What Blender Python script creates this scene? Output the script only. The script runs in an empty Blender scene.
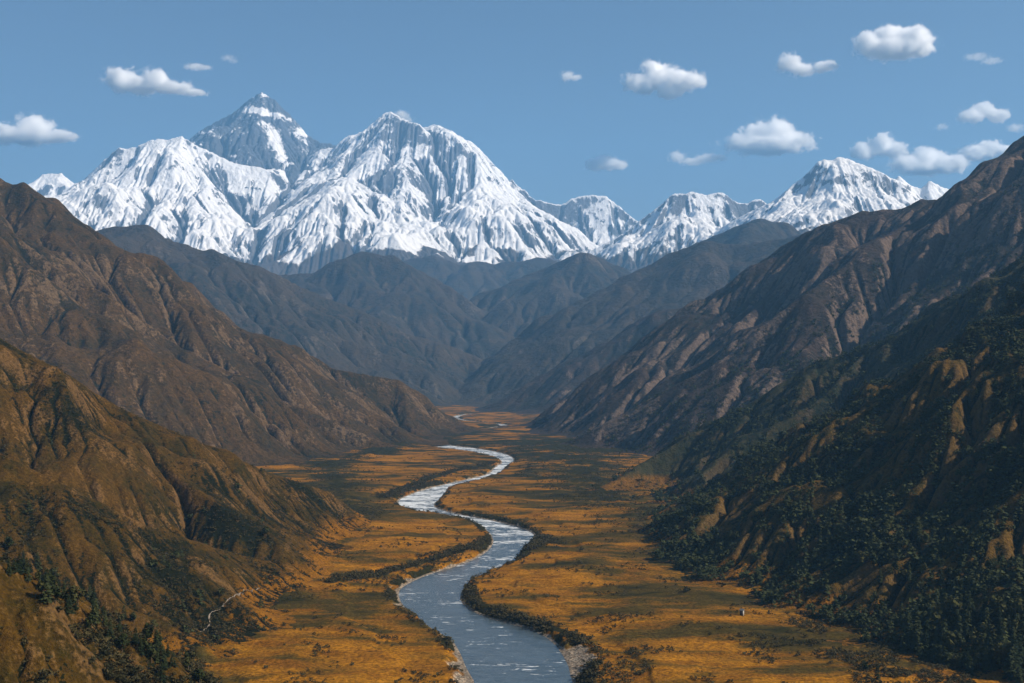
import bpy, math, random
import numpy as np
from mathutils import Vector

random.seed(7)
RNG = np.random.default_rng(11)
F, CX, CY, CAMZ = 1100.0, 512.0, 368.0, 170.0      # focal length in pixels, picture centre column, horizon row, eye height
WATER_Z = -4.0
col = bpy.context.scene.collection
scene = bpy.context.scene

# ------------------------------------------------------------------ helpers
def deepen(d):
    """distances were first laid out for a flatter view; spread the middle distance"""
    q = lambda v: F * CAMZ / (341.5 - CY + F * CAMZ / v)
    return q(d) if d < 2760 else q(2760.) + (d - 2760) * .9

def P(px, py, d):
    d = deepen(d)
    return ((px - CX) / F * d, d, CAMZ + (CY - py) / F * d)

_perm = np.random.default_rng(3).permutation(4096)
_ang = np.random.default_rng(4).uniform(0, 2 * np.pi, 4096)
_perm = _perm.astype(np.int32)
_gx, _gy = np.cos(_ang).astype(np.float32), np.sin(_ang).astype(np.float32)

def pnoise(x, y, seed=0):
    xi = np.floor(x).astype(np.int32); yi = np.floor(y).astype(np.int32)
    xf = (x - xi).astype(np.float32); yf = (y - yi).astype(np.float32)
    def g(ix, iy, dx, dy):
        h = _perm[(_perm[(ix + seed * 57) & 4095] + iy) & 4095]
        return _gx[h] * dx + _gy[h] * dy
    u = xf ** 3 * (xf * (xf * 6 - 15) + 10); v = yf ** 3 * (yf * (yf * 6 - 15) + 10)
    a = g(xi, yi, xf, yf); b = g(xi + 1, yi, xf - 1, yf)
    c = g(xi, yi + 1, xf, yf - 1); d = g(xi + 1, yi + 1, xf - 1, yf - 1)
    return 1.5 * ((a + (b - a) * u) * (1 - v) + (c + (d - c) * u) * v)

def fbm(x, y, s, octv, seed=0, gain=.5):
    t = np.zeros_like(x); a = 1.0; f = 1.0 / s
    for i in range(octv):
        t += a * pnoise(x * f + 13.7 * i, y * f - 7.1 * i, seed + i)
        a *= gain; f *= 2.03
    return t

def ridged(x, y, s, octv, seed=0, gain=.5):
    t = np.zeros_like(x); a = 1.0; f = 1.0 / s
    for i in range(octv):
        t += a * (1 - 2 * np.abs(pnoise(x * f + 3.3 * i, y * f + 9.1 * i, seed + i)))
        a *= gain; f *= 2.1
    return t

def sstep(a, b, x):
    t = np.clip((x - a) / (b - a), 0, 1)
    return t * t * (3 - 2 * t)

def seg_dist(X, Y, a, b):
    dx, dy = b[0] - a[0], b[1] - a[1]
    L = dx * dx + dy * dy + 1e-9
    t = np.clip(((X - a[0]) * dx + (Y - a[1]) * dy) / L, 0, 1)
    return np.hypot(X - a[0] - t * dx, Y - a[1] - t * dy), t

def smooth(z):
    p = np.pad(z, 1, mode='edge')
    return (p[:-2, 1:-1] + p[2:, 1:-1] + p[1:-1, :-2] + p[1:-1, 2:]) / 4

def erode(z, cell, base, n, K, D=.08):
    """stream-power erosion: water gathers downhill and cuts branching gullies"""
    ny, nx = z.shape; N = ny * nx
    me = np.arange(N).reshape(ny, nx)
    offs = [(-1, -1), (-1, 0), (-1, 1), (0, -1), (0, 1), (1, -1), (1, 0), (1, 1)]
    A = None
    for it in range(n):
        best = np.zeros((ny, nx)); rec = me.copy(); dist = np.ones((ny, nx))
        c = z[1:-1, 1:-1]
        for (a, b) in offs:
            dl = math.hypot(a, b)
            s = (c - z[1 + a:ny - 1 + a, 1 + b:nx - 1 + b]) / dl
            m = s > best[1:-1, 1:-1]
            best[1:-1, 1:-1][m] = s[m]
            rec[1:-1, 1:-1][m] = me[1 + a:ny - 1 + a, 1 + b:nx - 1 + b][m]
            dist[1:-1, 1:-1][m] = dl
        rec[z <= base] = me[z <= base]
        r = rec.ravel(); ids = np.arange(N)
        d = (r != ids).astype(np.int32); rr = r.copy()
        for _ in range(13):
            nd = d + d[rr]; rr2 = rr[rr]
            if np.array_equal(rr2, rr): break
            d, rr = nd, rr2
        order = np.argsort(d, kind='stable'); ds = d[order]
        mx = int(ds[-1]); cuts = np.searchsorted(ds, np.arange(mx + 2))
        A = np.ones(N)
        for l in range(mx, 0, -1):
            k = order[cuts[l]:cuts[l + 1]]
            np.add.at(A, r[k], A[k])
        zf = z.ravel().copy(); Fk = K * np.sqrt(A) / dist.ravel()
        for l in range(1, mx + 1):
            k = order[cuts[l]:cuts[l + 1]]
            f = Fk[k]
            zf[k] = (zf[k] + f * zf[r[k]]) / (1 + f)
        z = zf.reshape(ny, nx)
        z = z + D * (smooth(z) - z) * 4 * .5
    return z, A.reshape(ny, nx) * cell * cell

# ------------------------------------------------------------------ nodes / materials
def new_mat(name):
    m = bpy.data.materials.new(name); m.use_nodes = True
    nt = m.node_tree; nt.nodes.clear()
    out = nt.nodes.new('ShaderNodeOutputMaterial')
    return m, nt, out

class NB:
    def __init__(s, nt): s.nt = nt
    def n(s, t, **kw):
        o = s.nt.nodes.new(t)
        for k, v in kw.items(): setattr(o, k, v)
        return o
    def link(s, a, b): s.nt.links.new(a, b)
    def attr(s, name):
        return s.n('ShaderNodeAttribute', attribute_name=name).outputs['Fac']
    def noise(s, vec, scale, detail=6, rough=.6, dist=0.):
        o = s.n('ShaderNodeTexNoise'); o.inputs['Scale'].default_value = scale
        o.inputs['Detail'].default_value = detail; o.inputs['Roughness'].default_value = rough
        o.inputs['Distortion'].default_value = dist
        s.link(vec, o.inputs['Vector']); return o.outputs['Fac']
    def mapping(s, vec, sc, rot=(0, 0, 0)):
        o = s.n('ShaderNodeMapping'); o.inputs['Scale'].default_value = sc
        o.inputs['Rotation'].default_value = rot
        s.link(vec, o.inputs['Vector']); return o.outputs['Vector']
    def ramp(s, fac, a, b):
        o = s.n('ShaderNodeMapRange', interpolation_type='SMOOTHSTEP')
        o.inputs['From Min'].default_value = a; o.inputs['From Max'].default_value = b
        s.link(fac, o.inputs['Value']); return o.outputs['Result']
    def math(s, op, a, b=None, clamp=False):
        o = s.n('ShaderNodeMath', operation=op, use_clamp=clamp)
        for i, v in enumerate((a, b)):
            if v is None: continue
            if isinstance(v, (int, float)): o.inputs[i].default_value = v
            else: s.link(v, o.inputs[i])
        return o.outputs[0]
    def mix(s, fac, a, b):
        o = s.n('ShaderNodeMix', data_type='RGBA')
        if isinstance(fac, (int, float)): o.inputs[0].default_value = fac
        else: s.link(fac, o.inputs[0])
        for i, v in ((6, a), (7, b)):
            if isinstance(v, tuple): o.inputs[i].default_value = (*v, 1)
            else: s.link(v, o.inputs[i])
        return o.outputs[2]
    def bump(s, h, strength, dist):
        o = s.n('ShaderNodeBump'); o.inputs['Strength'].default_value = strength
        o.inputs['Distance'].default_value = dist
        s.link(h, o.inputs['Height']); return o.outputs['Normal']
    def bsdf(s, out, color, rough=.9, normal=None, spec=.2):
        o = s.n('ShaderNodeBsdfPrincipled')
        if isinstance(color, tuple): o.inputs['Base Color'].default_value = (*color, 1)
        else: s.link(color, o.inputs['Base Color'])
        if isinstance(rough, (int, float)): o.inputs['Roughness'].default_value = rough
        else: s.link(rough, o.inputs['Roughness'])
        o.inputs['Specular IOR Level'].default_value = spec
        if normal is not None: s.link(normal, o.inputs['Normal'])
        s.link(o.outputs[0], out.inputs['Surface']); return o

def slope_mat(name, dry, grass, veg, bare, px, veg_bias=0., bare_amt=.6, footk=.0, tex=1.):
    """grass, scrub and bare earth on a mountainside; px = metres to a picture pixel there"""
    m, nt, out = new_mat(name); b = NB(nt)
    pos = b.n('ShaderNodeTexCoord').outputs['Object']
    n1 = b.noise(pos, 1 / (px * 40), 8, .68)
    n2 = b.noise(pos, 1 / (px * 9), 6, .68)
    n3 = b.noise(pos, 1 / (px * 2.6), 4, .7)
    c = b.mix(b.ramp(n1, .38, .62), grass, dry)
    c = b.mix(b.math('MULTIPLY', b.ramp(n2, .42, .66), .65), c, dry)
    c = b.mix(b.math('MULTIPLY', b.ramp(b.math('ADD', b.attr('foot'), b.math('MULTIPLY', b.math('SUBTRACT', n1, .5), 1.4)), .3, .9), footk), c, (.21, .088, .006))
    v = b.math('ADD', b.attr('veg'), veg_bias)
    v = b.math('ADD', v, b.math('MULTIPLY', b.math('SUBTRACT', n2, .5), 1.5))
    v = b.math('ADD', v, b.math('MULTIPLY', b.math('SUBTRACT', n3, .5), 1.7))
    c = b.mix(b.ramp(v, .42, .60), c, veg)
    s = b.math('ADD', b.attr('bare'), b.math('MULTIPLY', b.math('SUBTRACT', n3, .5), 1.1))
    c = b.mix(b.math('MULTIPLY', b.ramp(s, .55, .85), bare_amt), c, bare)
    k = b.ramp(n3, .25, .75)
    dk = b.n('ShaderNodeMix', data_type='RGBA', blend_type='MULTIPLY'); dk.inputs[0].default_value = 1
    b.link(c, dk.inputs[6])
    gr = b.mix(k, tuple(1 - (1 - q) * tex for q in (.48, .48, .50)), tuple(1 + (q - 1) * tex for q in (1.4, 1.38, 1.32))); b.link(gr, dk.inputs[7])
    h = b.math('ADD', b.math('MULTIPLY', n2, 2.0), n3)
    nm = b.bump(h, .7, px * 3.5)
    b.bsdf(out, dk.outputs[2], .95, nm, .08)
    return m

def snow_mat(name, px, snow=(.86, .85, .85), rock=(.085, .088, .10), low=(.075, .06, .05)):
    m, nt, out = new_mat(name); b = NB(nt)
    pos = b.n('ShaderNodeTexCoord').outputs['Object']
    st = b.mapping(pos, (1, 1, .25))
    n2 = b.noise(st, 1 / (px * 7), 8, .7)
    n3 = b.noise(b.mapping(pos, (1, 1, .4)), 1 / (px * 2.2), 5, .75)
    r = b.math('ADD', b.attr('rock'), b.math('MULTIPLY', b.math('SUBTRACT', n2, .5), 2.1))
    r = b.math('ADD', r, b.math('MULTIPLY', b.math('SUBTRACT', n3, .5), 1.5))
    rc = b.mix(b.ramp(n3, .3, .7), rock, tuple(x * 1.9 for x in rock))
    c = b.mix(b.ramp(r, .42, .66), snow, rc)
    lo = b.math('ADD', b.attr('low'), b.math('MULTIPLY', b.math('SUBTRACT', n2, .5), .8))
    c = b.mix(b.ramp(lo, .4, .6), c, low)
    nm = b.bump(b.math('ADD', n2, b.math('MULTIPLY', n3, .35)), .55, px * 7)
    b.bsdf(out, c, .8, nm, .15)
    return m

# ------------------------------------------------------------------ mesh building
def grid_mesh(name, X, Y, Z, attrs, mat, keep=None, label=None):
    ny, nx = Z.shape
    me = np.arange(ny * nx).reshape(ny, nx)
    q = np.stack([me[:-1, :-1], me[:-1, 1:], me[1:, 1:], me[1:, :-1]], -1).reshape(-1, 4)
    if keep is not None:
        kf = (keep.ravel()[q]).any(1); q = q[kf]
    used = np.zeros(ny * nx, bool); used[q.ravel()] = True
    remap = np.cumsum(used) - 1
    co = np.stack([X.ravel(), Y.ravel(), Z.ravel()], -1)[used].astype(np.float32)
    q = remap[q].astype(np.int32)
    o = raw_mesh(name, co, q, mat)
    for k, v in attrs.items():
        a = o.data.attributes.new(k, 'FLOAT', 'POINT')
        a.data.foreach_set('value', v.ravel()[used].astype(np.float32))
    return o

def raw_mesh(name, co, faces, mat, smooth_=True, link=True):
    """faces: (n,k) int array"""
    m = bpy.data.meshes.new(name)
    co = np.asarray(co, np.float32); faces = np.asarray(faces, np.int32)
    m.vertices.add(len(co)); m.vertices.foreach_set('co', co.ravel())
    k = faces.shape[1]
    m.loops.add(faces.size); m.loops.foreach_set('vertex_index', faces.ravel())
    m.polygons.add(len(faces))
    m.polygons.foreach_set('loop_start', np.arange(0, faces.size, k, dtype=np.int32))
    m.polygons.foreach_set('loop_total', np.full(len(faces), k, np.int32))
    if smooth_: m.polygons.foreach_set('use_smooth', np.ones(len(faces), bool))
    if mat is not None: m.materials.append(mat)
    m.update(calc_edges=True)
    o = bpy.data.objects.new(name, m)
    if link: col.objects.link(o)
    return o

def tag(o, label=None, cat=None, group=None, kind=None):
    if label: o['label'] = label
    if cat: o['category'] = cat
    if group: o['group'] = group
    if kind: o['kind'] = kind
    return o

FIELDS = []     # (x0, y0, cell, Z) for height queries

def sample(Xq, Yq, f):
    x0, y0, c, Z, V = f
    u = (Xq - x0) / c; v = (Yq - y0) / c
    ny, nx = Z.shape
    ok = (u >= 0) & (v >= 0) & (u < nx - 1.001) & (v < ny - 1.001)
    u = np.clip(u, 0, nx - 1.001); v = np.clip(v, 0, ny - 1.001)
    i = u.astype(int); j = v.astype(int); a = u - i; b = v - j
    z = (Z[j, i] * (1 - a) + Z[j, i + 1] * a) * (1 - b) + (Z[j + 1, i] * (1 - a) + Z[j + 1, i + 1] * a) * b
    return np.where(ok, z, -99.)

def height(Xq, Yq):
    Xq = np.asarray(Xq, float); Yq = np.asarray(Yq, float)
    z = ground_z(Xq, Yq)
    for f in FIELDS:
        z = np.maximum(z, sample(Xq, Yq, f))
    return z

def resamp(z, ny, nx):
    v = np.linspace(0, z.shape[0] - 1.001, ny); u = np.linspace(0, z.shape[1] - 1.001, nx)
    j = v.astype(int)[:, None]; i = u.astype(int)[None, :]
    b = v[:, None] - j; a = u[None, :] - i
    return (z[j, i] * (1 - a) + z[j, i + 1] * a) * (1 - b) + (z[j + 1, i] * (1 - a) + z[j + 1, i + 1] * a) * b

def mountain(name, crests, cell, s0, s1, w, mat, K=.02, n=22, amp=.12, label='', snow=None,
             foot=14., side=None, base=0., depth=(1.0, .45), seed=1, octn=6, warp=.0, D=.08,
             vegk=1.0, fine=.5, barek=1.0, xlim=None, scale=None):
    pts = [[P(*p) for p in c] for c in crests]
    dm = sum(p[2] for p in crests[0]) / len(crests[0]); rr = deepen(dm) / dm
    cell *= rr; w *= rr; foot *= rr
    allp = np.array([p for c in pts for p in c])
    zmax = allp[:, 2].max()
    reach = (zmax - base) / max(s0, .2)
    x0, x1 = allp[:, 0].min() - reach * .5, allp[:, 0].max() + reach * .5
    y0 = allp[:, 1].min() - min(reach, zmax * 1.9) * depth[0]
    y1 = allp[:, 1].max() + reach * depth[1]
    lim = .54 * y1 + 30
    x0 = max(x0, -lim); x1 = min(x1, lim)
    if xlim: x0, x1 = max(x0, xlim[0]), min(x1, xlim[1])
    nx = int((x1 - x0) / cell) + 1; ny = int((y1 - y0) / cell) + 1
    X, Y = np.meshgrid(x0 + np.arange(nx) * cell, y0 + np.arange(ny) * cell)
    if scale is None:
        vis = [p[2] - base for p in allp if abs(p[0]) < .47 * p[1]]
        scale = max(vis)
    rel = min(zmax - base, scale)
    # bend the slopes so the spurs do not run straight
    wx = fbm(X, Y, rel * .55, 4, seed + 20) * rel * .10
    wy = fbm(X, Y, rel * .55, 4, seed + 40) * rel * .10
    H = np.full(X.shape, -1e9); Dm = np.full(X.shape, 1e9)
    for c in pts:
        for a, b in zip(c[:-1], c[1:]):
            d0, t = seg_dist(X, Y, a, b)
            fw = np.clip(d0 / (rel * .15), 0, 1)
            d, t = seg_dist(X + wx * fw, Y + wy * fw, a, b)
            h = a[2] + (b[2] - a[2]) * t
            h = h - s0 * d - s1 * w * (1 - np.exp(-d / w))
            H = np.maximum(H, h); Dm = np.minimum(Dm, d0)
    near = sstep(0, rel * .22, Dm)
    H = H - base
    loc = np.clip(H, 0, rel)
    H = H + (ridged(X, Y, rel * .5, octn, seed) * .5 + fbm(X, Y, rel * .3, octn, seed + 9)) * loc * amp * (.02 + near) * .8
    Hf = .5 * (H + np.sqrt(H * H + foot * foot)) - foot * .14 + .035 * np.minimum(0, H + 1.6 * foot)
    def work():
        q = 1.8
        nyc, nxc = int(ny / q) + 2, int(nx / q) + 2
        Hc = resamp(Hf, nyc, nxc)
        E, _ = erode(Hc, cell * q, -foot * .02, n, K, D)
        up = resamp(E, ny, nx)
        up = up + fbm(X, Y, cell * 7, 3, seed + 60, .6) * cell * .5 * sstep(0, foot * .8, up)
        return erode(up, cell, -foot * .02, 4, K, D)
    Hf, A = work()
    # fine relief
    Hf = Hf + fbm(X, Y, cell * 9, 4, seed + 70, .6) * cell * fine * sstep(0, foot * .8, Hf)
    Hs = Hf.copy()
    for _ in range(3): Hs = smooth(Hs)
    if snow:      # flutings and broken rock ribs
        Hf = Hf + ridged(X + .35 * Hf, Y * .8 + .35 * Hf, rel * .04, 5, seed + 90, .65) * rel * snow.get('flute', .0028) * sstep(0, rel * .1, Hf)
    # slope, gullies and hollows
    gy, gx = np.gradient(Hf, cell)
    sl = np.hypot(gx, gy)
    curv = Hf.copy()
    for _ in range(6): curv = smooth(curv)
    curv = (curv - Hf) / cell            # >0 in hollows
    la = np.log10(np.maximum(A, cell * cell) / (cell * cell))
    Z = Hf + base
    keep = Hf > -foot * .06 - 1
    if y0 < 5400: keep = Z > -2.3
    attrs = {}
    if snow:
        zz = Z + fbm(X, Y, rel * .12, 4, seed + 5) * rel * .06
        g1, g0 = np.gradient(Hs, cell); sm = .65 * np.hypot(g0, g1) + .35 * smooth(sl)
        sm = sm - .22 * g0 / (.3 + sm)          # wind strips the lee side
        rk = sstep(snow['s'][0], snow['s'][1], sm + .28 * fbm(X, Y, rel * .09, 5, seed + 3, .6)) - curv * snow.get('curv', .12)
        if 'rockfn' in snow: rk = snow['rockfn'](X, Y, Z, rk)
        attrs['rock'] = np.clip(rk, -.3, 1.2)
        attrs['low'] = 1 - sstep(snow['line'] - snow['band'], snow['line'] + snow['band'], zz)
    else:
        big = fbm(X, Y, rel * .45, 4, seed + 31)
        v = .30 + .20 * np.tanh(curv * 1.6) + .10 * (la - 1.2) + .42 * big
        attrs['veg'] = np.clip(v * vegk, 0, 1)
        rx = fbm(X, Y, rel * .2, 4, seed + 33)
        attrs['foot'] = 1 - sstep(2, 26, Z)
        attrs['bare'] = np.clip((.25 + .35 * (sl - .7) + .35 * rx - .35 * curv) * barek, 0, 1)
    o = grid_mesh(name, X, Y, Z, attrs, mat, keep)
    tag(o, label, 'mountain', kind='structure')
    if y0 < 3000: FIELDS.append((x0, y0, cell, Z, attrs.get('veg')))
    return o

# ------------------------------------------------------------------ river
LE = [(474, 683), (474, 681), (466, 668), (460, 652.5), (453, 641), (442, 634), (429, 627), (415, 615), (401, 604), (397.6, 591.6), (406, 584.5),
      (427, 575), (457, 566), (478, 558), (490, 549), (494, 542), (492, 536), (487, 530), (480, 524), (464, 519.5), (440, 515), (417, 512.5),
      (400, 506), (397, 500.5), (412, 494), (426, 489), (447, 484), (473, 478.5), (490, 474), (495, 467), (504, 462.5), (497, 458),
      (480, 454), (459, 450.5), (438, 448.6), (422, 444.5), (423, 441)]
RI = [(573, 683), (572, 681), (567.5, 662), (553, 641), (530, 629), (497, 621), (474, 613), (460, 602), (461, 591.6), (468, 582), (485.5, 573),
      (516, 561), (520, 552), (532, 542), (535, 535), (529, 531), (511, 525), (487, 519.5), (459, 514.8), (440, 510), (432, 505.5), (440, 498.4),
      (445, 492.6), (447, 488), (468, 483.3), (487, 478), (501, 472.5), (506, 465.6), (515, 461.5), (511, 456), (496.6, 451.8), (475.5, 448.4),
      (456, 446.4), (447, 444.8), (445, 443), (447, 440.5)]
HW = CAMZ - WATER_Z
def W(px, py):
    d = F * HW / (py - CY); return ((px - CX) / F * d, d)
left = [W(*p) for p in LE]; right = [W(*p) for p in RI]
left = [(left[0][0] - 6, 330.), (-30., 430.)] + left       # the river runs on under the viewer
right = [(45., 330.), (38., 430.)] + right
def chaikin(pl, n=2):
    for _ in range(n):
        q = [pl[0]]
        for a, b in zip(pl[:-1], pl[1:]):
            q += [(a[0] * .75 + b[0] * .25, a[1] * .75 + b[1] * .25), (a[0] * .25 + b[0] * .75, a[1] * .25 + b[1] * .75)]
        pl = q + [pl[-1]]
    return pl
left = chaikin(left, 1); right = chaikin(right, 1)
# far reach of the river, behind the spur
FAR = chaikin([W(435, 441.5), W(440, 436), W(462, 431), W(500, 427.5), W(506, 425), W(490, 423.5), W(466, 421), W(452, 418), W(462, 415), W(500, 411), W(470, 406)], 2)
poly = left + right[::-1]

def in_poly(X, Y, pl):
    ins = np.zeros(X.shape, bool)
    n = len(pl)
    for i in range(n):
        x1, y1 = pl[i]; x2, y2 = pl[(i + 1) % n]
        if y1 == y2: continue
        c = ((y1 > Y) != (y2 > Y)) & (X < (x2 - x1) * (Y - y1) / (y2 - y1) + x1)
        ins ^= c
    return ins

def line_dist(X, Y, pl):
    D = np.full(X.shape, 1e9)
    for a, b in zip(pl[:-1], pl[1:]):
        d, t = seg_dist(X, Y, a, b); D = np.minimum(D, d)
    return D

def river_sd(X, Y):
    near = (Y < 3000) & (Y > 250) & (np.abs(X) < 520)
    sd = np.full(X.shape, 200.)
    Xn, Yn = X[near], Y[near]
    d = np.minimum(line_dist(Xn, Yn, left), line_dist(Xn, Yn, right))
    d = np.where(in_poly(Xn, Yn, poly), -d, d)
    sd[near] = d
    far = (Y >= 2300) & (Y < 5600) & (np.abs(X) < 700)
    if far.any():
        df = line_dist(X[far], Y[far], FAR) - 11
        sd[far] = np.minimum(sd[far], df)
    return np.minimum(sd, 200.)

# gravel bars by the water: (centre x, y, radius)
BARS = [(*W(466, 655), 9), (*W(462, 668), 10), (*W(470, 682), 11), (*W(447, 640), 6), (*W(576, 655), 9), (*W(582, 664), 10), (*W(577, 674), 8),
        (*W(400, 607), 6), (*W(397, 590), 6), (*W(410, 581), 5), (*W(520, 629), 4), (*W(461, 600), 4), (*W(480, 617), 4), (*W(500, 622), 3.5), (*W(545, 637), 3.5)]

FOOT_R = [W(*p) for p in ((560, 445), (585, 470), (600, 492), (640, 510), (690, 545), (760, 575), (830, 600), (870, 640), (900, 683))]
FOOT_L = [W(*p) for p in ((455, 435), (400, 448), (330, 465), (352, 520), (300, 565), (262, 592), (210, 635), (190, 683))]
def side_at(X, Y):
    a = np.exp(-line_dist(X, Y, FOOT_R) / (12 + .055 * Y)) ; b = np.exp(-line_dist(X, Y, FOOT_L) / (6 + .022 * Y))
    return np.maximum(a, b)

BELTS = [[W(*p) for p in pl] for pl in (
    ((330, 590), (365, 582), (400, 572), (440, 561), (478, 549), (497, 538)), ((392, 494), (430, 481), (470, 470), (490, 465)),
    ((464, 588), (473, 606), (500, 619), (540, 630), (575, 643), (592, 660), (588, 683)), ((436, 512), (480, 520), (520, 528), (539, 541), (556, 546)),
    ((383, 500), (405, 493), (440, 484)), ((520, 560), (530, 552), (540, 545)))]
def belt_at(X, Y):
    d = np.full(X.shape, 200.); k = (Y > 500) & (Y < 2600) & (np.abs(X) < 300)
    for b_ in BELTS: d[k] = np.minimum(d[k], line_dist(X[k], Y[k], b_))
    return np.exp(-(d / (3 + .0055 * Y)) ** 2)

def ground_parts(X, Y):
    sd = river_sd(X, Y)
    n = fbm(X, Y, 22, 3, 51)
    bar = np.zeros(X.shape)
    for bx, by, br in BARS:
        bar = np.maximum(bar, np.exp(-(np.hypot(X - bx, (Y - by) * .75) / br) ** 2))
    cut = 8 + 7 * n + bar * 14 + 4 * fbm(X, Y, 6, 2, 53)
    up = sstep(0, 1, (sd - bar * 2) / np.maximum(cut, 2))
    z = WATER_Z + .25 * sstep(-1, 1.5, sd) + (abs(WATER_Z) - .25) * up
    z = np.where(sd < 0, WATER_Z - np.clip(-sd * .35, 0, 2.2) + .02, z)
    dry = sstep(8, 40, sd)
    z = z + (fbm(X, Y, 90, 5, 61) * 2.2 + np.maximum(side_at(X, Y) - .3, 0) * (fbm(X, Y, 28, 4, 63) * 5 + 2.5) + fbm(X, Y, 9, 3, 65) * .28) * dry
    # an old terrace step following the river
    z = z + 1.6 * sstep(40, 46, sd + 14 * fbm(X, Y, 60, 3, 67)) * (1 - sstep(150, 199, sd))
    return z, sd, bar

def ground_z(X, Y):
    return ground_parts(X, Y)[0]

# ------------------------------------------------------------------ ground sheet
def build_ground():
    rows = [-3000, -1500, -500, 0, 160]
    y = 250.
    while y < 6500: rows.append(y); y *= 1.0038
    while y < 18800: rows.append(y); y *= 1.05
    rows = np.array(rows)
    t = np.concatenate([np.linspace(-.62, -.36, 40)[:-1], np.linspace(-.36, .36, 640), np.linspace(.36, .62, 40)[1:]])
    Yc = np.maximum(rows, 250.)
    X = Yc[:, None] * t[None, :]
    X = np.concatenate([np.full((len(rows), 1), -14000.), X, np.full((len(rows), 1), 14000.)], 1)
    Y = np.repeat(rows[:, None], X.shape[1], 1)
    Z, sd, bar = ground_parts(X, Y)
    far = sstep(5600, 8000, Y)
    Z = Z * (1 - far) - 2 * far
    edge = np.abs(X) > 9000
    Z[edge] = -2
    vg = fbm(X, Y, 170, 6, 81, .6) * .30 + fbm(X * .35, Y, 26, 5, 85, .6) * .34
    bw = sstep(-.25, .45, fbm(X, Y, 70, 3, 91) + .45 * fbm(X, Y, 12, 3, 93))
    bank = np.exp(-((sd - 4) / (3 + 6 * bw)) ** 2) * (.25 + .75 * bw) * (sd > .5) * (1 - np.clip(bar * 1.6, 0, 1))
    bank = np.maximum(bank, belt_at(X, Y) * (.9 + .5 * fbm(X, Y, 14, 3, 95)) * (sd > 1) * (1 - np.clip(bar * 1.6, 0, 1)))
    side = side_at(X, Y)
    attrs = dict(sd=sd, bar=np.clip(bar * (sd > -4) + 1.0 * np.exp(-(np.maximum(sd, 0) / 2.2) ** 2) * (sd < 4), 0, 1), vegn=vg, bank=bank, side=side)
    m, nt, out = new_mat('valley_floor'); b = NB(nt)
    pos = b.n('ShaderNodeTexCoord').outputs['Object']
    st = b.mapping(pos, (.35, 1, 1))
    n0 = b.noise(st, 1 / 60, 6, .6, .4)
    n1 = b.noise(st, 1 / 14, 7, .68, .3)
    n2 = b.noise(pos, 1 / 2.2, 5, .7)
    sp_ = b.n('ShaderNodeSeparateXYZ'); b.link(pos, sp_.inputs[0]); yy_ = sp_.outputs['Y']
    gold = (.32, .136, .008); amber = (.165, .066, .005); olive = (.058, .040, .007); dark = (.020, .019, .005)
    c = b.mix(b.ramp(n1, .36, .60), amber, gold)
    k = b.math('ADD', b.attr('vegn'), b.math('MULTIPLY', b.math('SUBTRACT', n0, .5), 2.2))
    k = b.math('ADD', k, b.math('MULTIPLY', b.math('SUBTRACT', n1, .5), 1.6))
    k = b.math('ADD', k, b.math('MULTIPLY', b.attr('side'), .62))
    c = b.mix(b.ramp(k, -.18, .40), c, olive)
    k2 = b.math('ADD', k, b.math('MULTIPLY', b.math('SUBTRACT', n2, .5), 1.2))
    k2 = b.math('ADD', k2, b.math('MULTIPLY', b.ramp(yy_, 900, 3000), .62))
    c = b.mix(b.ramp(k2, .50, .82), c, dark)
    bk = b.math('ADD', b.attr('bank'), b.math('MULTIPLY', b.math('SUBTRACT', n1, .5), 1.2))
    c = b.mix(b.ramp(bk, .42, .62), c, dark)
    vor = b.n('ShaderNodeTexVoronoi'); vor.inputs['Scale'].default_value = 1 / 1.3; b.link(pos, vor.inputs['Vector'])
    stone = b.mix(b.ramp(vor.outputs['Distance'], .15, .55), (.34, .30, .25), (.10, .085, .065))
    stone = b.mix(b.ramp(vor.outputs['Color'], .3, .9), stone, (.30, .23, .17))
    bf = b.math('ADD', b.attr('bar'), b.math('MULTIPLY', b.math('SUBTRACT', n2, .5), .9))
    bf = b.ramp(bf, .38, .60)
    c = b.mix(bf, c, stone)
    c = b.mix(b.ramp(b.attr('sd'), -.2, -2.), c, (.05, .055, .05))
    g = b.n('ShaderNodeMix', data_type='RGBA', blend_type='MULTIPLY'); g.inputs[0].default_value = 1
    b.link(c, g.inputs[6]); b.link(b.mix(b.ramp(n2, .3, .7), (.40, .40, .42), (1.5, 1.48, 1.4)), g.inputs[7])
    h = b.math('ADD', n2, b.math('MULTIPLY', n1, 2.5))
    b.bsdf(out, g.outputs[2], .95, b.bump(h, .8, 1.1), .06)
    o = grid_mesh('ground', X, Y, Z, attrs, m)
    tag(o, 'flat valley floor of golden and amber autumn grass around the winding river', 'ground', kind='structure')

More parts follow.
